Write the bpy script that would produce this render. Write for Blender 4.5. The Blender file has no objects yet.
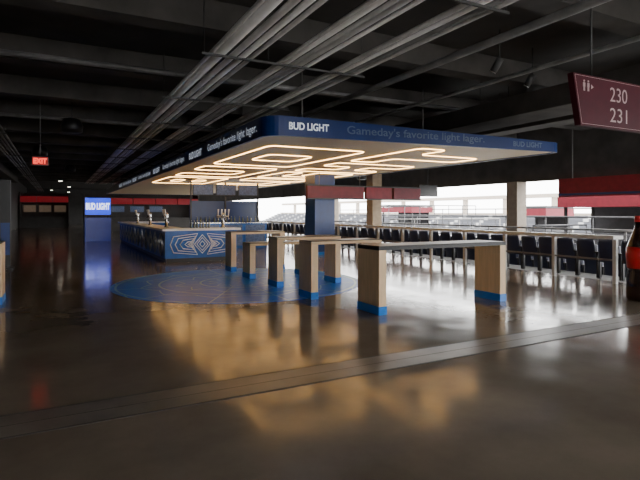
import bpy, bmesh, math, random
from mathutils import Vector, Matrix
random.seed(4)
C = bpy.context.scene.collection

# ---------------------------------------------------------------- materials
def pmat(name, col, rough=0.5, metal=0.0, emis=None, es=0.0, var=0.12, scale=6.0, stretch=(1,1,1), bump=0.0, rvar=0.0, spec=None):
    m = bpy.data.materials.new(name); m.use_nodes = True
    nt = m.node_tree; b = nt.nodes["Principled BSDF"]
    tc = nt.nodes.new("ShaderNodeTexCoord"); mp = nt.nodes.new("ShaderNodeMapping")
    mp.inputs["Scale"].default_value = stretch
    nt.links.new(tc.outputs["Object"], mp.inputs[0])
    n = nt.nodes.new("ShaderNodeTexNoise"); n.inputs["Scale"].default_value = scale; n.inputs["Detail"].default_value = 5
    nt.links.new(mp.outputs[0], n.inputs["Vector"])
    r = nt.nodes.new("ShaderNodeValToRGB")
    r.color_ramp.elements[0].position = 0.3; r.color_ramp.elements[1].position = 0.7
    r.color_ramp.elements[0].color = tuple(c*(1-var) for c in col[:3])+(1,)
    r.color_ramp.elements[1].color = tuple(min(1, c*(1+var)) for c in col[:3])+(1,)
    nt.links.new(n.outputs["Fac"], r.inputs[0]); nt.links.new(r.outputs[0], b.inputs["Base Color"])
    b.inputs["Roughness"].default_value = rough; b.inputs["Metallic"].default_value = metal
    if spec is not None: b.inputs["Specular IOR Level"].default_value = spec
    if rvar:
        mr = nt.nodes.new("ShaderNodeMapRange"); mr.inputs[3].default_value = rough-rvar; mr.inputs[4].default_value = rough+rvar
        nt.links.new(n.outputs["Fac"], mr.inputs[0]); nt.links.new(mr.outputs[0], b.inputs["Roughness"])
    if bump:
        bp = nt.nodes.new("ShaderNodeBump"); bp.inputs["Strength"].default_value = bump; bp.inputs["Distance"].default_value = 0.01
        nt.links.new(n.outputs["Fac"], bp.inputs["Height"]); nt.links.new(bp.outputs[0], b.inputs["Normal"])
    if emis:
        b.inputs["Emission Color"].default_value = tuple(emis)+(1,); b.inputs["Emission Strength"].default_value = es
    return m

M = {}
M['ceil'] = pmat("ceiling_dark_paint", (0.045,0.041,0.037), 0.8, var=0.35, scale=1.2)
M['beam'] = pmat("beam_concrete", (0.062,0.056,0.050), 0.8, var=0.3, scale=2)
M['wall'] = pmat("wall_dark", (0.045,0.042,0.040), 0.6, var=0.2, scale=2)
M['galvb'] = pmat("bright_galvanised_steel", (0.88,0.86,0.83), 0.3, 0.3, var=0.08, scale=3, spec=0.8)
M['galv'] = pmat("galvanised_steel", (0.50,0.48,0.46), 0.32, 0.3, var=0.15, scale=3, spec=0.7)
M['galvd'] = pmat("dull_steel", (0.20,0.195,0.19), 0.5, 0.3, var=0.3, scale=3)
M['strut'] = pmat("dark_strut", (0.05,0.048,0.046), 0.6, 0.2, var=0.3, scale=3)
M['black'] = pmat("black_satin", (0.012,0.012,0.013), 0.4, var=0.2)
M['blackg'] = pmat("black_table_laminate", (0.012,0.012,0.013), 0.38, var=0.2, spec=0.3)
M['wood'] = pmat("light_oak", (0.78,0.55,0.32), 0.45, var=0.09, scale=4, stretch=(6,6,0.6))
M['wooddk'] = pmat("oak_edge", (0.70,0.49,0.28), 0.45, var=0.1, scale=5, stretch=(0.6,6,6))
M['blue'] = pmat("royal_blue_laminate", (0.004,0.035,0.19), 0.35, var=0.1)
M['bluebase'] = pmat("bright_blue_kick", (0.003,0.18,0.65), 0.35, var=0.08)
M['navy'] = pmat("navy_fascia", (0.004,0.026,0.135), 0.3, var=0.15, scale=2)
M['bar'] = pmat("bar_front_blue", (0.01,0.11,0.45), 0.3, var=0.2, scale=4)
M['white'] = pmat("white_laminate", (0.82,0.82,0.82), 0.35, var=0.05)
M['line'] = pmat("pale_line_art", (0.95,0.95,0.95), 0.4, var=0.03)
M['soffit'] = pmat("cream_soffit", (0.90,0.74,0.50), 0.5, var=0.03, scale=1)
M['led'] = pmat("warm_led", (1,0.8,0.5), 0.4, emis=(1.0,0.58,0.19), es=14)
M['txt'] = pmat("white_lettering", (0.8,0.84,0.9), 0.5, emis=(0.8,0.88,1.0), es=0.35)
M['txtdim'] = pmat("dim_lettering", (0.09,0.13,0.22), 0.5)
M['screen'] = pmat("blue_led_screen", (0.005,0.03,0.5), 0.3, emis=(0.0,0.045,1.0), es=1.3)
M['glowblue'] = pmat("blue_cabinet_painted_glow", (0.005,0.03,0.2), 0.3, emis=(0.0,0.04,1.0), es=0.07)  # faint emission puts a blue glow into the plain cabinet's colour
M['scrtxt'] = pmat("screen_lettering", (0.9,0.95,1), 0.3, emis=(0.8,0.9,1.0), es=3.0)
M['red'] = pmat("maroon_sign", (0.065,0.004,0.012), 0.5, var=0.1, spec=0.3)
M['redb'] = pmat("bright_red_banner", (0.22,0.010,0.022), 0.5, var=0.15)
M['redd'] = pmat("dark_red_banner", (0.15,0.008,0.018), 0.5, var=0.15)
M['redlit'] = pmat("backlit_red_fascia", (0.25,0.01,0.02), 0.5, emis=(0.9,0.03,0.05), es=0.10)
M['signtxt'] = pmat("sign_digits", (0.50,0.36,0.36), 0.5)
M['exit'] = pmat("exit_red_glow", (0.9,0.03,0.01), 0.4, emis=(1.0,0.04,0.02), es=3)
M['exitface'] = pmat("exit_face", (0.25,0.01,0.01), 0.4, emis=(1.0,0.03,0.01), es=0.15)
M['seat'] = pmat("navy_seat_plastic", (0.016,0.022,0.055), 0.4, var=0.15)
M['postw'] = pmat("pale_grey_paint", (0.50,0.50,0.49), 0.45, var=0.08)
M['tan'] = pmat("tan_concrete", (0.42,0.32,0.22), 0.8, var=0.12)
M['colgrey'] = pmat("warm_grey_concrete", (0.26,0.22,0.18), 0.8, var=0.12)
M['grey'] = pmat("grey_concrete", (0.18,0.18,0.18), 0.8, var=0.15)
M['dgrey'] = pmat("dark_grey_panel", (0.04,0.04,0.045), 0.6, var=0.2)
M['cola'] = pmat("dark_cola", (0.02,0.008,0.006), 0.15)
M['colared'] = pmat("red_label", (0.55,0.015,0.02), 0.35)
M['glass'] = pmat("pale_glass_bottle", (0.12,0.14,0.12), 0.15)
M['joint'] = pmat("joint_cover_metal", (0.20,0.175,0.148), 0.3, 0.0, var=0.2, scale=3)
M['jointedge'] = pmat("joint_edge_metal", (0.10,0.09,0.08), 0.6, 0.0, var=0.2, spec=0.2)
M['menu'] = pmat("menu_screen", (0.05,0.07,0.12), 0.3, emis=(0.25,0.4,0.8), es=0.08, var=0.6, scale=14)
M['steel'] = pmat("stainless", (0.5,0.5,0.5), 0.25, 1.0)
M['lamp'] = pmat("warm_menu_light", (0.2,0.15,0.1), 0.4, emis=(1,0.7,0.45), es=0.06)
M['down'] = pmat("fill_lamp_glow", (1,1,1), 0.4, emis=(1,0.90,0.75), es=9)

def floor_mat():
    m = bpy.data.materials.new("polished_concrete"); m.use_nodes = True
    nt = m.node_tree; b = nt.nodes["Principled BSDF"]
    tc = nt.nodes.new("ShaderNodeTexCoord")
    n = nt.nodes.new("ShaderNodeTexNoise"); n.inputs["Scale"].default_value = 0.7; n.inputs["Detail"].default_value = 8; n.inputs["Roughness"].default_value = 0.62
    nt.links.new(tc.outputs["Object"], n.inputs["Vector"])
    r = nt.nodes.new("ShaderNodeValToRGB")
    r.color_ramp.elements[0].position = 0.32; r.color_ramp.elements[0].color = (0.185,0.150,0.115,1)
    r.color_ramp.elements[1].position = 0.72; r.color_ramp.elements[1].color = (0.31,0.255,0.198,1)
    nt.links.new(n.outputs["Fac"], r.inputs[0]); nt.links.new(r.outputs[0], b.inputs["Base Color"])
    n2 = nt.nodes.new("ShaderNodeTexNoise"); n2.inputs["Scale"].default_value = 2.2; n2.inputs["Detail"].default_value = 6
    nt.links.new(tc.outputs["Object"], n2.inputs["Vector"])
    mr = nt.nodes.new("ShaderNodeMapRange"); mr.inputs[1].default_value=0.3; mr.inputs[2].default_value=0.7
    mr.inputs[3].default_value = 0.09; mr.inputs[4].default_value = 0.17
    nt.links.new(n2.outputs["Fac"], mr.inputs[0]); nt.links.new(mr.outputs[0], b.inputs["Roughness"])
    b.inputs["Specular IOR Level"].default_value = 0.6
    n3 = nt.nodes.new("ShaderNodeTexNoise"); n3.inputs["Scale"].default_value = 1.6; n3.inputs["Detail"].default_value = 3
    nt.links.new(tc.outputs["Object"], n3.inputs["Vector"])
    bp = nt.nodes.new("ShaderNodeBump"); bp.inputs["Strength"].default_value = 0.06; bp.inputs["Distance"].default_value = 0.02
    nt.links.new(n3.outputs["Fac"], bp.inputs["Height"]); nt.links.new(bp.outputs[0], b.inputs["Normal"])
    return m
M['floor'] = floor_mat()

def circle_mat():
    m = bpy.data.materials.new("floor_decal_blue_linework"); m.use_nodes = True
    nt = m.node_tree; b = nt.nodes["Principled BSDF"]; L = nt.links
    tc = nt.nodes.new("ShaderNodeTexCoord"); sp = nt.nodes.new("ShaderNodeSeparateXYZ"); L.new(tc.outputs["Object"], sp.inputs[0])
    def mth(op, a, bb=None):
        n = nt.nodes.new("ShaderNodeMath"); n.operation = op
        for i, v in enumerate((a, bb)):
            if v is None: continue
            if isinstance(v, (int, float)): n.inputs[i].default_value = v
            else: L.new(v, n.inputs[i])
        return n.outputs[0]
    x, y = sp.outputs[0], sp.outputs[1]
    rr = mth('SQRT', mth('ADD', mth('MULTIPLY', x, x), mth('MULTIPLY', y, y)))
    an = mth('ARCTAN2', y, x)
    ring = mth('LESS_THAN', mth('PINGPONG', mth('ADD', rr, 0.0), 0.44), 0.022)
    wav = mth('MULTIPLY', mth('PINGPONG', an, 0.2618), 0.9)
    ring2 = mth('LESS_THAN', mth('PINGPONG', mth('ADD', rr, wav), 0.36), 0.018)
    ray = mth('LESS_THAN', mth('ABSOLUTE', mth('SINE', mth('MULTIPLY', an, 6.0))), 0.04)
    tot = mth('MINIMUM', mth('ADD', mth('ADD', ring, ring2), ray), 1.0)
    mx = nt.nodes.new("ShaderNodeMix"); mx.data_type = 'RGBA'
    mx.inputs[6].default_value = (0.008,0.22,1.0,1); mx.inputs[7].default_value = (0.30,0.62,1.0,1)
    L.new(tot, mx.inputs[0]); L.new(mx.outputs[2], b.inputs["Base Color"])
    b.inputs["Roughness"].default_value = 0.28; b.inputs["Specular IOR Level"].default_value = 0.22
    return m
M['circle'] = circle_mat()

def stand_mat():
    m = bpy.data.materials.new("distant_seating_rows"); m.use_nodes = True
    nt = m.node_tree; b = nt.nodes["Principled BSDF"]; L = nt.links
    tc = nt.nodes.new("ShaderNodeTexCoord")
    wv = nt.nodes.new("ShaderNodeTexWave"); wv.bands_direction = 'Y'; wv.inputs["Scale"].default_value = 0.045; wv.inputs["Distortion"].default_value = 0.0
    L.new(tc.outputs["Object"], wv.inputs["Vector"])
    r = nt.nodes.new("ShaderNodeValToRGB"); r.color_ramp.elements[0].position = 0.03; r.color_ramp.elements[1].position = 0.06
    r.color_ramp.elements[0].color = (0.3,0.3,0.3,1); r.color_ramp.elements[1].color = (0.055,0.057,0.068,1)
    L.new(wv.outputs["Color"], r.inputs[0]); L.new(r.outputs[0], b.inputs["Base Color"]); b.inputs["Roughness"].default_value = 0.9
    return m
M['stand'] = stand_mat()

# ---------------------------------------------------------------- helpers
def tag(o, label=None, category=None, group=None, kind=None):
    if label: o["label"] = label
    if category: o["category"] = category
    if group: o["group"] = group
    if kind: o["kind"] = kind
    return o
def root(name, loc, label, category, group=None):
    o = bpy.data.objects.new(name, None); o.location = loc; o.empty_display_size = 0.1
    C.objects.link(o); return tag(o, label, category, group)
def from_bm(name, bm, mat, parent=None, loc=(0,0,0), smooth=False, bevel=0.0):
    if bevel > 0:
        bmesh.ops.bevel(bm, geom=bm.edges[:], offset=bevel, segments=2, affect='EDGES', profile=0.6)
    bmesh.ops.recalc_face_normals(bm, faces=bm.faces[:])
    me = bpy.data.meshes.new(name); bm.to_mesh(me); bm.free()
    me.materials.append(mat)
    if smooth:
        for p in me.polygons: p.use_smooth = True
    o = bpy.data.objects.new(name, me); C.objects.link(o); o.location = loc
    if parent: o.parent = parent
    return o
def addbox(bm, x0,x1,y0,y1,z0,z1):
    vs = [bm.verts.new(p) for p in ((x0,y0,z0),(x1,y0,z0),(x1,y1,z0),(x0,y1,z0),(x0,y0,z1),(x1,y0,z1),(x1,y1,z1),(x0,y1,z1))]
    for f in ((0,3,2,1),(4,5,6,7),(0,1,5,4),(1,2,6,5),(2,3,7,6),(3,0,4,7)): bm.faces.new([vs[i] for i in f])
def box(name, dims, mat, parent=None, bevel=0.0, loc=(0,0,0)):
    bm = bmesh.new(); addbox(bm, *dims); return from_bm(name, bm, mat, parent, loc, bevel=bevel)
def boxes(name, lst, mat, parent=None, bevel=0.0):
    bm = bmesh.new()
    for d in lst: addbox(bm, *d)
    return from_bm(name, bm, mat, parent, bevel=bevel)
def addcyl(bm, p0, p1, r, r2=None, seg=12):
    p0, p1 = Vector(p0), Vector(p1); d = p1-p0
    q = d.to_track_quat('Z','Y').to_matrix().to_4x4()
    bmesh.ops.create_cone(bm, cap_ends=True, segments=seg, radius1=r, radius2=r if r2 is None else r2, depth=d.length,
                          matrix=Matrix.Translation((p0+p1)/2) @ q)
def cyl(name, p0, p1, r, mat, parent=None, r2=None, seg=12):
    bm = bmesh.new(); addcyl(bm, p0, p1, r, r2, seg)
    o = from_bm(name, bm, mat, parent)
    for p in o.data.polygons: p.use_smooth = len(p.vertices) == 4
    return o
def lathe(name, prof, mat, parent=None, loc=(0,0,0), seg=20):
    bm = bmesh.new(); rings = []
    for r, z in prof:
        rings.append([bm.verts.new((r*math.cos(2*math.pi*i/seg), r*math.sin(2*math.pi*i/seg), z)) for i in range(seg)])
    for a, b in zip(rings, rings[1:]):
        for i in range(seg): bm.faces.new((a[i], a[(i+1)%seg], b[(i+1)%seg], b[i]))
    bm.faces.new(rings[0][::-1]); bm.faces.new(rings[-1])
    o = from_bm(name, bm, mat, parent, loc, smooth=True); return o
def prism(name, pts, z0, z1, mat, parent=None):
    bm = bmesh.new()
    a = [bm.verts.new((x,y,z0)) for x,y in pts]; b = [bm.verts.new((x,y,z1)) for x,y in pts]
    bm.faces.new(a[::-1]); bm.faces.new(b)
    n = len(pts)
    for i in range(n): bm.faces.new((a[i], a[(i+1)%n], b[(i+1)%n], b[i]))
    return from_bm(name, bm, mat, parent)
def bake(ob, name, mat, parent, matrix):
    dg = bpy.context.evaluated_depsgraph_get(); dg.update()
    me = bpy.data.meshes.new_from_object(ob.evaluated_get(dg))
    me.transform(matrix); me.materials.clear(); me.materials.append(mat)
    cu = ob.data; bpy.data.objects.remove(ob); bpy.data.curves.remove(cu)
    o = bpy.data.objects.new(name, me); C.objects.link(o)
    if parent: o.parent = parent
    return o
def text(s, name, mat, parent, origin, right, up, height, width=None, bold=0.012, ext=0.004, shear=0.0):
    """flat lettering; origin = lower-left corner"""
    cu = bpy.data.curves.new("t", 'FONT'); cu.body = s; cu.size = 1.0; cu.extrude = 0.0; cu.offset = bold; cu.shear = shear
    ob = bpy.data.objects.new("t", cu); C.objects.link(ob)
    bpy.context.view_layer.update()
    bb = ob.bound_box; x0 = min(v[0] for v in bb); x1 = max(v[0] for v in bb); y0 = min(v[1] for v in bb); y1 = max(v[1] for v in bb)
    sy = height/(y1-y0); sx = sy if width is None else width/(x1-x0)
    r = Vector(right).normalized(); u = Vector(up).normalized(); n = r.cross(u)
    mt = Matrix(((r.x*sx,u.x*sy,n.x,origin[0]),(r.y*sx,u.y*sy,n.y,origin[1]),(r.z*sx,u.z*sy,n.z,origin[2]),(0,0,0,1)))
    return bake(ob, name, mat, parent, mt @ Matrix.Translation((-x0,-y0,0)))
def tubes(loops, name, mat, parent, rad, cyclic=True):
    cu = bpy.data.curves.new("c", 'CURVE'); cu.dimensions = '3D'; cu.bevel_depth = rad; cu.bevel_resolution = 1
    for lp in loops:
        s = cu.splines.new('POLY'); s.points.add(len(lp)-1); s.use_cyclic_u = cyclic
        for i, p in enumerate(lp): s.points[i].co = (p[0],p[1],p[2],1)
    ob = bpy.data.objects.new("c", cu); C.objects.link(ob)
    return bake(ob, name, mat, parent, Matrix.Identity(4))
def copy_thing(r, loc, rotz=None, label=None):
    n = r.copy(); n.location = loc; C.objects.link(n)
    if rotz is not None: n.rotation_euler = (0,0,rotz)
    if label: n["label"] = label
    def rec(src, dst):
        for ch in [c for c in bpy.data.objects if c.parent == src]:
            k = ch.copy(); k.parent = dst; C.objects.link(k); rec(ch, k)
    rec(r, n); return n

CEIL = 4.7
XO = 15.3   # opening line towards the bowl
# ---------------------------------------------------------------- shell
def struct(o): o["kind"] = "structure"; return o
struct(box("floor", (-3.5,11.35,-9,75,-0.3,0), M['floor']))
struct(boxes("ceiling", [(-3.5,XO+0.3,-9,75,CEIL,CEIL+0.3)], M['ceil']))
struct(box("wall_left", (-3.8,-3.5,-9,75,-0.3,CEIL), M['wall']))
struct(boxes("wall_back", [(-3.5,XO+.3,-9.3,-9,3.3,CEIL),(-3.5,XO+.3,-9.3,-9,-0.5,0.9),(-3.5,-1.5,-9.3,-9,0.9,3.3),(4.5,6.2,-9.3,-9,0.9,3.3),(12,XO+.3,-9.3,-9,0.9,3.3)], M['wall']))
struct(box("wall_far", (-3.5,24,75,75.3,-1,CEIL), M['wall']))
struct(boxes("wall_right", [(XO,XO+0.3,-9,75,2.72,CEIL)], M['beam']))
struct(box("floor_terrace", (11.35,32,-9,75,-0.9,-0.5), M['grey']))

# expansion joint across floor
ej = root("expansion_joint", (0,4.15,0), "long metal expansion joint cover set across the polished concrete floor", "floor joint")
box("cover_plate", (-3.5,11.3,0.03,0.46,0.0,0.003), M['joint'], ej)
box("edge_strip", (-3.5,11.3,0.0,0.03,0.0,0.003), M['jointedge'], ej)
box("edge_strip", (-3.5,11.3,0.46,0.49,0.0,0.003), M['jointedge'], ej)
box("centre_seam", (-3.5,11.3,0.24,0.25,0.003,0.0035), M['jointedge'], ej)

# floor decal
bm = bmesh.new(); bmesh.ops.create_circle(bm, cap_ends=True, segments=96, radius=2.75)
r_ = bmesh.ops.extrude_face_region(bm, geom=bm.faces[:])
bmesh.ops.translate(bm, verts=[v for v in r_['geom'] if isinstance(v, bmesh.types.BMVert)], vec=(0,0,0.004))
fd = from_bm("floor_decal", bm, M['circle'], loc=(3.7,11.0,0.0))
tag(fd, "round blue floor decal with pale radiating line pattern under the tables", "floor graphic")

# ---------------------------------------------------------------- ceiling beams
bmr = None
for i in range(17):
    y = 1.2+i*3.0
    if bmr is None:
        bmr = box("ceiling_beam", (-3.45,XO-0.02,0,0.38,CEIL-0.42,CEIL), M['beam'], loc=(0,y,0))
        tag(bmr, "dark concrete ceiling tee beam spanning the concourse", "beam", "ceiling beams")
    else:
        o = bmr.copy(); o.location = (0,y,0); C.objects.link(o)
tag(box("ceiling_girder", (11.0,11.6,-8,60,CEIL-0.85,CEIL-0.42), M['beam']), "deep dark concrete girder running along the concourse edge", "beam")

# ---------------------------------------------------------------- conduits
def conduit(x, z, r, mat='galv', y0=-4, y1=44, g="conduits running along the ceiling", lab="long galvanised steel conduit under the dark ceiling"):
    o = cyl("conduit", (x,y0,z+r+0.001), (x,y1,z+r+0.001), r, M[mat], seg=16); return tag(o, lab, "pipe", g)
conduit(1.95,3.852,0.03,'galv'); conduit(2.10,3.852,0.07,'galvb',lab="thick bright galvanised pipe under the dark ceiling"); conduit(2.28,3.852,0.045,'galv'); conduit(2.42,3.852,0.04,'galvb'); conduit(2.54,3.852,0.03,'galv')
for x,r,mt in [(3.0,0.028,'galv'),(3.10,0.036,'galvb'),(3.22,0.028,'galv'),(3.34,0.036,'galv'),(3.46,0.028,'galvb'),(3.98,0.036,'galv'),(4.10,0.028,'galvb'),(4.22,0.03,'galvd'),(4.34,0.03,'galv')]:
    conduit(x, 3.852, r, mt)
for k,x in enumerate([-1.75,-1.65,-1.52,-1.42,-1.30]):
    conduit(x, 3.752, 0.03, 'galvd', 2, 60, "conduits on the far side of the ceiling", "dull grey conduit hung under the dark ceiling")
hg = None
for i in range(14):
    y = 1.0+i*3.0
    if hg is None:
        hg = root("pipe_hanger", (0,y,0), "dark steel strut trapeze hanger carrying the conduits", "pipe hanger", "trapeze hangers")
        box("strut", (1.8,4.5,-0.015,0.015,3.822,3.852), M['strut'], hg)
        for x in (1.83,2.80,4.46): cyl("rod", (x,0,3.84), (x,0,CEIL), 0.008, M['strut'], hg, seg=6)
    else: copy_thing(hg, (0,y,0))
hg2 = None
for i in range(10):
    y = 4.0+i*6.0
    if hg2 is None:
        hg2 = root("pipe_hanger", (0,y,0), "short steel strut trapeze hanger with dull conduits", "pipe hanger", "short trapeze hangers")
        box("strut", (-1.85,-1.2,-0.015,0.015,3.722,3.752), M['strut'], hg2)
        for x in (-1.82,-1.22): cyl("rod", (x,0,3.74), (x,0,CEIL), 0.008, M['strut'], hg2, seg=6)
    else: copy_thing(hg2, (0,y,0))
tag(cyl("sprinkler_pipe", (-3.5,9.6,4.2), (11,9.6,4.2), 0.05, M['galvd']), "dark sprinkler pipe crossing the ceiling", "pipe")
tag(cyl("sprinkler_pipe", (-3.5,15.7,4.2), (11,15.7,4.2), 0.05, M['galvd']), "dark sprinkler pipe crossing the ceiling", "pipe")
tag(cyl("sprinkler_pipe", (5.6,-4,4.08), (5.6,30,4.08), 0.06, M['galvd']), "dark sprinkler main running lengthwise under the ceiling", "pipe")
tag(cyl("sprinkler_pipe", (7.4,-4,4.1), (7.4,30,4.1), 0.04, M['galvd']), "thin sprinkler branch running lengthwise under the ceiling", "pipe")
def duct(x0,x1,y0,y1,z0,z1,mat,lab):
    r = root("ventilation_duct", (x0,y0,z0), lab, "duct")
    box("duct_shell", (0,x1-x0,0,y1-y0,0,z1-z0), M[mat], r, bevel=0.02)
    k = 0
    y = 1.5
    while y < y1-y0-0.5 and k < 12:
        for xx in (0.04,x1-x0-0.04): cyl("duct_rod", (xx,y,z1-z0-0.01), (xx,y,CEIL-z0), 0.008, M['strut'], r, seg=6)
        y += 6; k += 1
duct(8.6,9.6,-5,26,3.65,4.08,'beam',"rectangular dark grey sheet metal ventilation duct")
duct(-3.2,-2.4,5,40,3.6,4.0,'beam',"dark rectangular ventilation duct near the ceiling")
cl = root("added_fill_lamp", (0.2,44,4.0), "small round fill lamp added under the dark ceiling", "fill lamp", "added fill lamps")  # lamps added as fill to brighten the far concourse
lathe("lamp_shade", [(0.16,0.02),(0.17,0.1),(0.10,0.2),(0.03,0.24)], M['black'], cl)
lathe("lamp_lens", [(0.13,0.0),(0.14,0.02)], M['down'], cl)
cyl("hanger_rod", (0,0,0.22), (0,0,0.7), 0.012, M['black'], cl, seg=6)
for p in ((1.0,54,4.0),(-0.6,63,4.0),(1.2,68,4.0)): copy_thing(cl, p)

# ---------------------------------------------------------------- canopy
cz0, cz1 = 3.0, 3.37
CB = Vector((3.35,8.45)); CC = Vector((10.5,7.75))
def canopy_outline(inset=0.0):
    A = Vector((3.35+inset,42-inset)); B = CB+Vector((inset,inset)); Cc = CC+Vector((-inset,inset)); D = Vector((CC.x-inset,42-inset))
    R = 0.42; pts = [A[:]]
    d1 = (A-B).normalized(); d2 = (Cc-B).normalized()
    p1 = B+d1*R; p2 = B+d2*R
    for k in range(9):
        t = k/8; q = (1-t)**2*p1+2*t*(1-t)*B+t*t*p2; pts.append(q[:])
    d1 = (B-Cc).normalized(); d2 = (D-Cc).normalized(); p1 = Cc+d1*0.3; p2 = Cc+d2*0.3
    for k in range(7):
        t = k/6; q = (1-t)**2*p1+2*t*(1-t)*Cc+t*t*p2; pts.append(q[:])
    pts.append(D[:]); return pts
cp = root("suspended_canopy", (0,0,0), "long navy-edged hanging canopy with glowing letter outlines above the bar", "canopy")
out = canopy_outline(); inn = canopy_outline(0.06)
def ztop(p):
    t = max(0.0, min(1.0, (p[0]-3.9)/6.6)) if p[1] < 12 else (1.0 if p[0] > 8 else 0.0)
    return cz1-0.15*t
bm = bmesh.new(); n = len(out)
R4 = [[bm.verts.new((p[0],p[1],(cz0 if z==0 else ztop(p)))) for p in P] for P,z in ((out,0),(out,1),(inn,1),(inn,0))]
for a in range(4):
    b = (a+1)%4
    for i in range(n): bm.faces.new((R4[a][i],R4[a][(i+1)%n],R4[b][(i+1)%n],R4[b][i]))
from_bm("fascia", bm, M['navy'], cp)
prism("soffit_panel", inn, cz0+0.02, cz0+0.06, M['soffit'], cp)
prism("top_panel", inn, cz0+0.15, cz0+0.19, M['black'], cp)
for y in (10,16,22,28,34):
    for x in (4.8,8.2):
        cyl("hanger_rod", (x,y,cz0+0.18), (x,y,CEIL), 0.012, M['galvd'], cp, seg=6)
def rnd(pts, r=0.07):
    res = []; n = len(pts)
    for i in range(n):
        p = Vector(pts[i]); a = Vector(pts[i-1]); b = Vector(pts[(i+1)%n])
        da = min(r, (a-p).length*0.45); db = min(r, (b-p).length*0.45)
        p1 = p+(a-p).normalized()*da; p2 = p+(b-p).normalized()*db
        for k in range(4):
            t = k/3; q = (1-t)**2*p1+2*t*(1-t)*p+t*t*p2; res.append((q.x,q.y))
    return res
LT = {
'B': ([(0,0),(1,0),(1,.45),(.9,.5),(1,.55),(1,1),(0,1)], [(.34,.22),(.66,.22),(.66,.4),(.34,.4)], [(.34,.6),(.66,.6),(.66,.78),(.34,.78)]),
'U': ([(0,1),(0,0),(1,0),(1,1),(.67,1),(.67,.25),(.33,.25),(.33,1)],),
'D': ([(0,0),(1,0),(1,1),(0,1)], [(.34,.25),(.66,.25),(.66,.75),(.34,.75)]),
'L': ([(0,0),(1,0),(1,.28),(.38,.28),(.38,1),(0,1)],),
'I': ([(0,0),(1,0),(1,1),(0,1)],),
'G': ([(0,0),(1,0),(1,.55),(.5,.55),(.5,.38),(.68,.38),(.68,.24),(.33,.24),(.33,.76),(1,.76),(1,1),(0,1)],),
'H': ([(0,0),(.33,0),(.33,.38),(.67,.38),(.67,0),(1,0),(1,1),(.67,1),(.67,.62),(.33,.62),(.33,1),(0,1)],),
'T': ([(.33,0),(.67,0),(.67,.72),(1,.72),(1,1),(0,1),(0,.72),(.33,.72)],)}
def led_word(w, y_start, y_end, x_top, x_bot, zz):
    ws = [0.5 if c == 'I' else 1.0 for c in w]; gap = 0.18
    tot = sum(ws)+gap*(len(w)-1); sc = (y_start-y_end)/tot; pos = 0
    for c, ww in zip(w, ws):
        loops = [[(x_bot-(x_bot-x_top)*py, y_start-(pos+px*ww)*sc, zz) for px,py in rnd(lp)] for lp in LT[c]]
        tubes(loops, "led_letter", M['led'], cp, 0.008); pos += ww+gap
led_word("BUD", 25.0, 9.9, 4.0, 6.45, 3.011)
led_word("LIGHT", 25.0, 8.8, 7.15, 9.95, 3.011)
# fascia lettering (long side, facing -X)
y = 8.95
for k in range(4):
    wd = 3.5; y += wd
    text("Gameday's favorite light lager.", "lettering", M['txt'], cp, (3.342,y,3.07), (0,-1,0), (0,0,1), 0.23, wd, bold=0.0); y += 0.5
    y += 1.5
    text("BUD LIGHT", "lettering", M['txt'], cp, (3.342,y,3.09), (0,-1,0), (0,0,1), 0.19, 1.4, bold=0.03); y += 0.6
c3 = Vector((CB.x,CB.y,0)); fr = (Vector((CC.x,CC.y,0))-c3).normalized(); fnv = Vector((fr.y,-fr.x,0))
def fpt(s, z): p = c3+fr*s+fnv*0.008; return (p.x,p.y,z)
text("BUD LIGHT", "lettering", M['txt'], cp, fpt(0.42,3.12), fr, (0,0,1), 0.14, 0.8, bold=0.03)
text("Gameday's favorite light lager.", "lettering", M['txtdim'], cp, fpt(1.6,3.06), fr, (0,0,1), 0.21, 3.3, bold=0.01)
text("BUD LIGHT", "lettering", M['txtdim'], cp, fpt(5.7,3.07), fr, (0,0,1), 0.12, 0.85, bold=0.03)

# ---------------------------------------------------------------- tables
def make_table(loc, L, D, H, top, label):
    r = root("drink_table", loc, label, "table", "wooden standing tables")
    for x0 in (0.0, L-0.14):
        lg = box("leg", (x0,x0+0.14,0.0,D,0.13,H-0.06), M['wood'], r, bevel=0.004)
        box("leg_base", (x0-0.006,x0+0.146,-0.006,D+0.006,0,0.13), M['bluebase'], lg)
    box("apron", (0.0,L,0.0,D,H-0.07,H-0.015), M['wooddk'] if top=='w' else M['blackg'], r, bevel=0.003)
    box("tabletop", (0.0,L,0.0,D,H-0.015,H), M['blackg'], r, bevel=0.003)
    return r
make_table((4.4,6.42,0), 2.75, 0.62, 1.07, 'b', "long standing table with black top, oak slab legs and blue bases")
make_table((4.1,8.15,0), 1.55, 0.52, 1.07, 'w', "oak slab standing table with dark top on blue bases")
make_table((4.1,9.75,0), 1.55, 0.52, 1.07, 'w', "oak slab standing table with dark top on blue bases")
make_table((4.05,11.3,0), 1.55, 0.52, 0.86, 'w', "lower oak slab table with dark top on blue bases")
make_table((4.1,12.9,0), 1.55, 0.52, 1.07, 'w', "oak slab standing table with dark top on blue bases")
make_table((-2.60,10.2,0), 1.75, 0.6, 1.07, 'w', "oak slab standing table with blue bases near the side wall")

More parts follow.
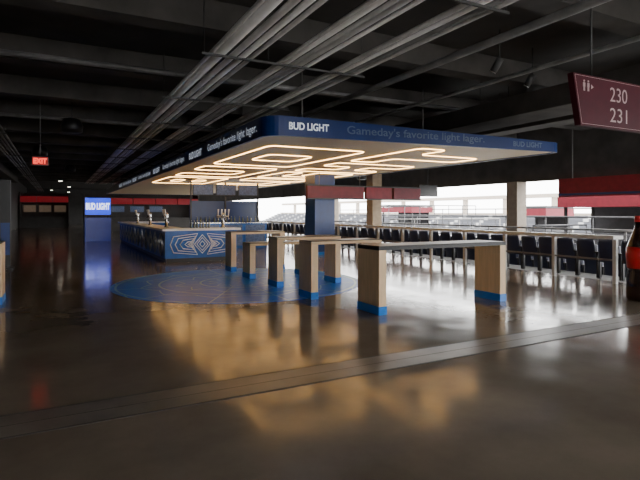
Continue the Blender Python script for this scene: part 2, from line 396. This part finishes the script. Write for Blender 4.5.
# ---------------------------------------------------------------- bar counter
BL = 2.35
bc = root("bar_counter", (3.0,16.2,0), "blue bar counter with white top and pale line-art emblem front", "bar counter")
boxes("counter_body", [(0,BL,0,0.6,0.12,1.0),(0,0.6,0.6,12.8,0.12,1.0),(0.6,BL,12.2,12.8,0.12,1.0)], M['bar'], bc)
boxes("kick_plate", [(0.05,BL-0.05,0.05,0.55,0,0.12),(0.05,0.55,0.55,12.75,0,0.12),(0.55,BL-0.05,12.25,12.75,0,0.12)], M['black'], bc)
boxes("countertop", [(-0.1,BL+0.1,-0.1,0.7,1.0,1.07),(-0.1,0.7,0.7,12.9,1.0,1.07),(0.7,BL+0.1,12.1,12.9,1.0,1.07)], M['white'], bc)
def dia(cx,cz,w,h): return [(cx-w,-0.012,cz),(cx,-0.012,cz+h),(cx+w,-0.012,cz),(cx,-0.012,cz-h)]
cx0 = BL/2; loops = []
for w,h in ((0.26,0.30),(0.18,0.21),(0.09,0.10)): loops.append(dia(cx0,0.56,w,h))
for s in (-1,1):
    for k in range(4):
        w = 0.92-k*0.15; hh = 0.34-k*0.08
        loops.append([(cx0+s*(0.16+0.06*k),-0.012,0.56+hh),(cx0+s*w,-0.012,0.56+hh*0.75),(cx0+s*(w+0.1),-0.012,0.56),(cx0+s*w,-0.012,0.56-hh*0.75),(cx0+s*(0.16+0.06*k),-0.012,0.56-hh),(cx0+s*(0.32+0.05*k),-0.012,0.56)])
tubes(loops, "emblem_linework", M['line'], bc, 0.018)
loops = []
for k in range(12):
    c = 0.75+k*1.02
    for w,h in ((0.45,0.36),(0.25,0.2)):
        loops.append([(-0.012,c-w,0.55),(-0.012,c,0.55+h),(-0.012,c+w,0.55),(-0.012,c,0.55-h)])
tubes(loops, "side_linework", M['line'], bc, 0.014)
tt = root("beer_tap_tower", (3.3,17.6,1.07), "pale beer tap tower standing on the bar counter", "beer tap", "beer tap towers")
lathe("tower_column", [(0.09,0),(0.09,0.02),(0.05,0.05),(0.045,0.36),(0.07,0.4),(0.07,0.46),(0.03,0.5)], M['steel'], tt)
cyl("tap_bar", (0,-0.22,0.38), (0,0.22,0.38), 0.035, M['steel'], tt)
for yy in (-0.18,-0.06,0.06,0.18):
    cyl("tap_handle", (-0.05,yy,0.4), (-0.09,yy,0.62), 0.014, M['white'], tt, r2=0.026)
    cyl("spout", (-0.03,yy,0.38), (-0.1,yy,0.28), 0.012, M['steel'], tt)
for p,rz in (((3.3,21.0,1.07),0),((3.3,24.5,1.07),0),((4.95,16.5,1.07),math.pi/2)): copy_thing(tt, p, rz)
bt = root("bottle", (3.9,16.55,1.07), "small glass bottle standing on the bar counter", "bottle", "bottles on the bar")
lathe("bottle_body", [(0.03,0),(0.033,0.02),(0.033,0.14),(0.014,0.19),(0.013,0.235)], M['glass'], bt, seg=12)
lathe("bottle_cap", [(0.016,0.235),(0.016,0.25)], M['steel'], bt, seg=12)
for i in range(6): copy_thing(bt, (4.0+i*0.1, 16.55+0.03*(i%2), 1.07))

bb = root("back_bar", (5.2,21.2,0), "low blue back bar cabinet with glass cooler doors", "bar unit")
box("cabinet_body", (0,3.2,0,0.8,0,1.1), M['bar'], bb, bevel=0.01)
box("cabinet_top", (-0.05,3.25,-0.05,0.85,1.1,1.15), M['steel'], bb)
for x in (0.1,1.15,2.2): box("cooler_door", (x,x+0.9,-0.02,0,0.12,1.04), M['menu'], bb)
for i in range(16):
    b = copy_thing(bt, (5.35+i*0.19, 21.2+0.4+0.1*(i%2), 1.15)); b["group"]="bottles on the back bar"; b["label"]="small glass bottle on the back bar cabinet"
bp_ = root("partition_screen", (5.2,22.3,0), "dark freestanding partition behind the bar with dim menu screens", "partition")
box("back_panel", (0,3.2,0.0,0.06,0.0,2.1), M['navy'], bp_)
for x in (0.0,1.57,3.14): box("upright", (x,x+0.06,-0.06,0.0,0,2.98), M['black'], bp_)
for x in (0.1,1.15,2.2): 
    ms = box("menu_screen", (x,x+0.92,-0.12,-0.06,2.35,2.85), M['black'], bp_)
    box("screen_face", (x+0.03,x+0.89,-0.13,-0.12,2.38,2.82), M['menu'], ms)

col = root("wrapped_column", (8.5,16.6,0), "square column wrapped in royal blue panels", "column")
box("column_body", (0,0.85,0,0.85,0.1,3.0), M['blue'], col, bevel=0.01)
box("column_base", (-0.03,0.88,-0.03,0.88,0,0.1), M['bluebase'], col)

# ---------------------------------------------------------------- signs
ss = root("section_sign", (5.48,3.9,2.66), "hanging maroon directional sign with pale section numbers", "sign")
bm = bmesh.new()
pts = [(0.0,0.62),(2.0,0.62),(2.0,0.0),(0.14,0.0)]
a = [bm.verts.new((x,0,z)) for x,z in pts]; b = [bm.verts.new((x,0.08,z)) for x,z in pts]
bm.faces.new(a); bm.faces.new(b[::-1])
for i in range(4): bm.faces.new((a[i],b[i],b[(i+1)%4],a[(i+1)%4]))
from_bm("sign_panel", bm, M['red'], ss)
tubes([[(0.03,-0.002,0.60),(0.16,-0.002,0.02),(1.98,-0.002,0.02),(1.98,-0.002,0.60)]], "border_line", M['signtxt'], ss, 0.003)
text("230", "lettering", M['signtxt'], ss, (0.71,-0.006,0.34), (1,0,0), (0,0,1), 0.18, 0.36, bold=0.0)
text("231", "lettering", M['signtxt'], ss, (0.71,-0.006,0.08), (1,0,0), (0,0,1), 0.18, 0.36, bold=0.0)
for px in (0.18,0.26):
    bm = bmesh.new()
    addbox(bm, px,px+0.04,-0.006,0,0.47,0.52); addcyl(bm,(px+0.02,-0.006,0.54),(px+0.02,0,0.54),0.013)
    addbox(bm, px+0.006,px+0.016,-0.006,0,0.42,0.47); addbox(bm, px+0.024,px+0.034,-0.006,0,0.42,0.47)
    from_bm("pictogram", bm, M['signtxt'], ss)
bm = bmesh.new(); v=[bm.verts.new((0.33+x,-0.006,0.48+z)) for x,z in ((0,0.03),(0.05,0),(0,-0.03))]; bm.faces.new(v[::-1])
from_bm("arrow", bm, M['signtxt'], ss)
for x in (0.4,1.6): cyl("hanger_rod", (x,0.04,0.61), (x,0.04,CEIL-2.66), 0.012, M['strut'], ss, seg=6)

ex = root("exit_sign", (-0.55,13.8,2.72), "small glowing red EXIT sign hanging from the ceiling", "exit sign")
box("sign_housing", (0,0.36,0,0.05,0,0.22), M['black'], ex, bevel=0.004)
box("sign_face", (0.015,0.345,-0.006,0,0.015,0.205), M['exitface'], ex)
text("EXIT", "lettering", M['exit'], ex, (0.04,-0.01,0.045), (1,0,0), (0,0,1), 0.13, 0.28, bold=0.03)
cyl("hanger_rod", (0.18,0.025,0.21), (0.18,0.025,CEIL-2.72), 0.01, M['galvd'], ex, seg=6)

ks = root("screen_kiosk", (1.3,29.6,0), "dark blue cabinet kiosk carrying a glowing blue beer sign screen", "display")
box("cabinet_body", (0.0,1.3,0,0.5,0,1.3), M['glowblue'], ks, bevel=0.01)
for x in (0.1,1.1): box("screen_post", (x,x+0.08,0.12,0.2,1.3,1.45), M['black'], ks)
box("screen_housing", (-0.02,1.32,0.1,0.25,1.42,2.4), M['black'], ks)
box("screen_panel", (0.02,1.28,0.085,0.1,1.46,2.36), M['screen'], ks)
text("BUD LIGHT", "lettering", M['scrtxt'], ks, (0.06,0.078,1.73), (1,0,0), (0,0,1), 0.36, 1.18, bold=0.02)

ps = root("banner_stand", (-1.42,16.4,0), "tall dark banner stand with a blue lower panel", "display")
box("stand_post", (0,0.26,0,0.12,0.05,2.5), M['black'], ps, bevel=0.01)
box("blue_panel", (0.02,0.24,-0.01,0.0,0.4,1.3), M['blue'], ps)
box("stand_foot", (-0.08,0.34,-0.15,0.27,0,0.05), M['black'], ps, bevel=0.01)

rs = root("hanging_banner_sign", (7.75,15.7,2.1), "long maroon sectioned sign band hanging beneath the canopy", "sign")
for k,(x0,x1,mt) in enumerate(((0,2.35,'redd'),(2.45,3.6,'redb'),(3.7,5.0,'redd'))):
    box("sign_panel", (x0,x1,0,0.15,0,0.42), M[mt], rs, bevel=0.01)
box("top_bar", (0,5.0,0.02,0.13,0.42,0.47), M['black'], rs)
box("lower_trim", (0,5.0,-0.01,0.16,-0.04,0.0), M['black'], rs)
for x in (0.5,2.2): cyl("hanger_rod", (x,0.07,0.44), (x,0.07,0.90), 0.012, M['galvd'], rs, seg=6)

# concession stands
st = root("concession_stand", (-3.3,58.5,0), "dim concession stand with red fascia and faint menu boards", "food stall")
box("counter", (0,4.3,0,0.6,0,1.1), M['wall'], st)
box("back_panel", (0,4.3,1.5,1.6,0,3.6), M['wall'], st)
for x in (0,1.45,2.9): box("fascia", (x,x+1.4,-0.3,0,2.6,3.2), M['redlit'], st)
box("side_panel", (-0.1,0,-0.3,1.6,0,3.6), M['wall'], st); box("side_panel", (4.3,4.4,-0.3,1.6,0,3.6), M['wall'], st)
for x in (0.2,1.6,3.0): box("menu_board", (x,x+1.1,1.42,1.5,1.6,2.3), M['lamp'], st)
st2 = root("concession_stand", (2.0,44.6,0), "dim concession stand with a red fascia behind the bar", "food stall")
box("counter", (0,9,0,0.6,0,1.1), M['wall'], st2)
box("back_panel", (0,9,1.5,1.6,0,3.1), M['wall'], st2)
for x in (0,1.82,3.64,5.46,7.28): box("fascia", (x,x+1.72,-0.4,0,2.25,2.75), M['redlit'], st2)
box("side_panel", (-0.1,0,-0.4,1.6,0,3.1), M['wall'], st2); box("side_panel", (9,9.1,-0.4,1.6,0,3.1), M['wall'], st2)
for x in (0.4,2.0,3.6,5.2): box("menu_board", (x,x+1.1,1.42,1.5,1.6,2.1), M['menu'], st2)

sp = root("hanging_speaker", (0.35,15.2,3.75), "dark round speaker hanging on a rod", "speaker", "hanging speakers")
lathe("speaker_body", [(0.12,0),(0.26,0.03),(0.28,0.2),(0.22,0.36),(0.05,0.42)], M['black'], sp)
cyl("hanger_rod", (0,0,0.4), (0,0,0.95), 0.015, M['black'], sp, seg=8)
for p in ((-0.6,22,3.75),(0.6,30,3.75),(13.4,21.0,3.2)):
    n_ = copy_thing(sp, p)
    if p[2] < 3.5:
        for ch in n_.children:
            if ch.name.startswith("hanger_rod"): ch.scale = (1,1,1.5/0.95) 
sf = root("ceiling_spotlight", (6.6,6.2,4.0), "small ceiling spotlight with a dim lens", "spotlight", "ceiling spotlights")
cyl("lamp_body", (0,0,0), (0.05,-0.12,0.2), 0.06, M['strut'], sf)
cyl("lens", (0,0,0), (-0.002,0.005,-0.008), 0.05, M['white'], sf)
cyl("mount_rod", (0.05,-0.1,0.18), (0.05,-0.1,0.7), 0.012, M['strut'], sf, seg=6)
for p in ((7.9,6.6,4.0),(10.2,9.5,4.0),(6.9,3.4,4.0),(12.3,8.4,4.0),(12.8,12.0,4.0)): copy_thing(sf, p)

# ---------------------------------------------------------------- drink rail and seats
dr = root("drink_rail", (10.85,6.75,0), "long drink rail with pale grey top on pale square posts", "railing")
box("rail_top", (0,0.36,0,25.5,0.99,1.07), M['postw'], dr, bevel=0.005)
box("lower_rail", (0.13,0.17,0.1,25.4,0.5,0.54), M['galvd'], dr)
for i in range(17):
    box("post", (0.12,0.20,0.02+i*1.55,0.10+i*1.55,0,0.99), M['postw'], dr)

terr = box("seating_step", (11.36,12.3,-4,40,-0.5,0.0), M['grey']); tag(terr, "raised grey concrete step carrying the stadium seats", "step")
stt = root("stadium_seat", (11.6,6.2,0), "navy plastic flip-up stadium seat", "seat", "stadium seats along the rail")
bm = bmesh.new(); nx, nz = 8, 8; grid = []
for side in (0,1):
    g = []
    for j in range(nz+1):
        row = []
        for i in range(nx+1):
            u = i/nx*2-1; w = 0.24*(1-0.12*max(0,(j/nz-0.75)*4)**2*1.0)
            yy = u*w; zz = 0.40+0.54*j/nz; xx = -0.05-0.10*j/nz+0.05*u*u+(0.03 if side else 0)
            row.append(bm.verts.new((xx,yy,zz)))
        g.append(row)
    grid.append(g)
for s in (0,1):
    for j in range(nz):
        for i in range(nx):
            f = [grid[s][j][i],grid[s][j][i+1],grid[s][j+1][i+1],grid[s][j+1][i]]; bm.faces.new(f if s else f[::-1])
bd = [(0,i) for i in range(nx)]+[(j,nx) for j in range(nz)]+[(nz,i) for i in range(nx,0,-1)]+[(j,0) for j in range(nz,0,-1)]
for k in range(len(bd)):
    a, b = bd[k], bd[(k+1)%len(bd)]
    bm.faces.new((grid[0][a[0]][a[1]],grid[0][b[0]][b[1]],grid[1][b[0]][b[1]],grid[1][a[0]][a[1]]))
from_bm("backrest", bm, M['seat'], stt, smooth=True)
box("seat_pan", (0.03,0.10,-0.22,0.22,0.40,0.80), M['seat'], stt, bevel=0.02)
for yy in (-0.27,0.23): 
    box("armrest", (-0.08,0.28,yy,yy+0.04,0.60,0.64), M['black'], stt, bevel=0.008)
    box("side_stand", (0.0,0.08,yy,yy+0.035,0,0.60), M['black'], stt, bevel=0.008)
for i in range(1,42): copy_thing(stt, (11.6, 6.2+i*0.56, 0))
for i in range(36):
    yy = 6.4+i*0.56
    if 18.0 < yy < 19.7: continue
    k = copy_thing(stt, (13.0,yy,-0.5)); k["group"]="stadium seats on the lower step"

# ---------------------------------------------------------------- outer seating zone
def railing(A, B, z0, H, label, mat='postw', n=6, bars=2):
    r = root("metal_railing", (A[0],A[1],z0), label, "railing")
    v = Vector((B[0]-A[0],B[1]-A[1],B[2]-A[2] if len(B)>2 else 0))
    cyl("top_rail", (0,0,H), (v.x,v.y,v.z+H), 0.035, M[mat], r, seg=8)
    for k in range(bars):
        h = H*(k+1)/(bars+1); cyl("mid_rail", (0,0,h), (v.x,v.y,v.z+h), 0.018, M[mat], r, seg=8)
    for k in range(n):
        t = k/(n-1); cyl("post", (v.x*t,v.y*t,v.z*t), (v.x*t,v.y*t,v.z*t+H), 0.028, M[mat], r, seg=8)
    return r
railing((14.6,7,0),(14.6,26,0), -0.5, 1.55, "grey metal guard railing beyond the seats", 'galvd', n=12)
railing((18.5,8,0),(18.5,36,0), -0.5, 1.9, "dark metal guard railing in the bright seating area", 'dgrey', n=14)
railing((26,6,0),(26,45,0), -0.5, 2.3, "dark metal guard railing facing the arena bowl", 'dgrey', n=16)
railing((15.8,22,0),(24,22,0), -0.5, 1.7, "grey cross railing at the seating aisle", 'galvd', n=6)
railing((15.2,12.4,0),(18.2,12.4,0), -0.5, 1.6, "short dark railing at the stair", 'dgrey', n=4)
railing((20,30,0),(30,30,0), -0.5, 2.6, "dark cross railing on the open terrace", 'dgrey', n=8)
def ccol(x,y,w,mat,lab,z0=-0.5,top=CEIL):
    r = root("concrete_column", (x,y,z0), lab, "column")
    box("shaft", (0,w,0,w,0.15,top-z0), M[mat], r, bevel=0.02)
    box("plinth", (-0.04,w+0.04,-0.04,w+0.04,0,0.15), M['grey'], r)
ccol(XO-0.35,12.9,0.5,'colgrey',"warm grey concrete column against the bright opening", top=2.72)
ccol(12.4,18.6,0.5,'tan',"tan concrete column beside the seats", top=CEIL-0.42)
ccol(XO-0.3,27,0.5,'colgrey',"warm grey concrete column at the opening", top=2.72)
bn = root("red_banner", (XO-0.2,5.0,2.1), "long dark red banner panel hanging in the bright opening", "banner")
box("banner_panel", (0,0.08,0,6.3,0,0.62), M['redb'], bn, bevel=0.01)
box("banner_stripe", (-0.006,0,0,6.3,0.05,0.12), M['navy'], bn)
for y in (0.5,3.1,5.8): cyl("banner_rod", (0.04,y,0.6), (0.04,y,CEIL-2.1), 0.02, M['galvd'], bn, seg=6)
tv = root("hanging_monitor", (13.4,16.6,2.25), "black television monitor hanging from the ceiling", "monitor", "hanging monitors")
box("monitor_case", (0,1.0,0,0.08,0,0.5), M['black'], tv, bevel=0.01)
box("screen", (0.03,0.97,-0.006,0,0.03,0.47), M['black'], tv)
cyl("hanger_rod", (0.5,0.04,0.48), (0.5,0.04,2.45), 0.02, M['black'], tv, seg=8)
def booth(x,y,w,d,h,lab):
    r = root("vendor_booth", (x,y,-0.5), lab, "booth")
    box("counter", (0,w,0,d,0,1.2), M['dgrey'], r, bevel=0.02)
    box("back_wall", (w-0.1,w-0.02,0.1,d-0.1,1.2,h-0.1), M['dgrey'], r)
    for xx in (0.05,w-0.15):
        for yy in (0.05,d-0.15): box("post", (xx,xx+0.1,yy,yy+0.1,1.2,h), M['black'], r)
    box("roof", (-0.1,w+0.1,-0.1,d+0.1,h,h+0.12), M['dgrey'], r)
    box("roof_fascia", (-0.13,w+0.13,-0.13,d+0.13,h-0.45,h-0.02), M['redd'], r)
booth(18.95,9.0,2.0,5.0,2.75,"dark vendor booth with a red roof band")
booth(22.5,17.6,2.0,2.2,2.3,"small dark vendor booth with a red roof band")
booth(24.0,30.6,1.8,4.0,2.5,"dark vendor booth near the open terrace edge")
# distant stands across the bowl
dsr = root("distant_stand", (60,-40,-9), "hazy far seating stand with stair aisles across the arena bowl", "grandstand")
bm = bmesh.new()
for i in range(14): addbox(bm, i*1.2,(i+1)*1.2,0,220,0,3.5+i*0.5)
from_bm("seating_tier", bm, M['stand'], dsr)
bm = bmesh.new(); addbox(bm, 17.0,17.4,0,220,9.0,10.4); from_bm("back_wall_band", bm, M['colgrey'], dsr)
bm = bmesh.new()
for i in range(20): addbox(bm, 18.0,18.8,i*11,i*11+0.8,9.0,13.2)
addbox(bm, 17.6,19.4,0,220,13.2,13.9)
from_bm("upper_frame", bm, M['colgrey'], dsr)

# ---------------------------------------------------------------- giant bottle
gb = root("giant_bottle", (9.35,5.35,0), "person-high cola bottle shaped bin with a red label", "bottle display")
lathe("bottle_body", [(0.17,0),(0.20,0.04),(0.205,0.35),(0.175,0.5),(0.185,0.62),(0.2,0.85),(0.19,0.98),(0.13,1.15),(0.075,1.3),(0.06,1.42)], M['cola'], gb, seg=28)
lathe("label_band", [(0.188,0.58),(0.207,0.8),(0.207,0.86),(0.196,0.97)], M['colared'], gb, seg=28)
lathe("bottle_cap", [(0.07,1.42),(0.072,1.5),(0.06,1.53)], M['colared'], gb, seg=20)
text("Coca-Cola", "lettering", M['white'], gb, (-0.2,-0.17,0.72), (1,-0.55,0), (0,0,1), 0.1, 0.28, bold=0.0, shear=0.3)

pl = root("wall_pillar", (-3.5,17,0), "dark square pillar beside the side wall", "column")
box("shaft", (0,0.8,0,0.8,0.2,CEIL), M['wall'], pl, bevel=0.01); box("plinth", (0,0.85,-0.05,0.85,0,0.2), M['black'], pl)

# ---------------------------------------------------------------- light
w = bpy.data.worlds.new("World"); bpy.context.scene.world = w; w.use_nodes = True
bg = w.node_tree.nodes["Background"]; bg.inputs[0].default_value = (0.98,0.98,0.97,1); bg.inputs[1].default_value = 13.0

# ---------------------------------------------------------------- camera
cd = bpy.data.cameras.new("Camera"); cd.lens = 28.125; cd.sensor_width = 36; cd.shift_y = -0.04375; cd.clip_end = 500
co = bpy.data.objects.new("Camera", cd); co.location = (0,0,1.6); co.rotation_euler = (math.radians(90),0,math.radians(-27.7)); C.objects.link(co)
bpy.context.scene.camera = co
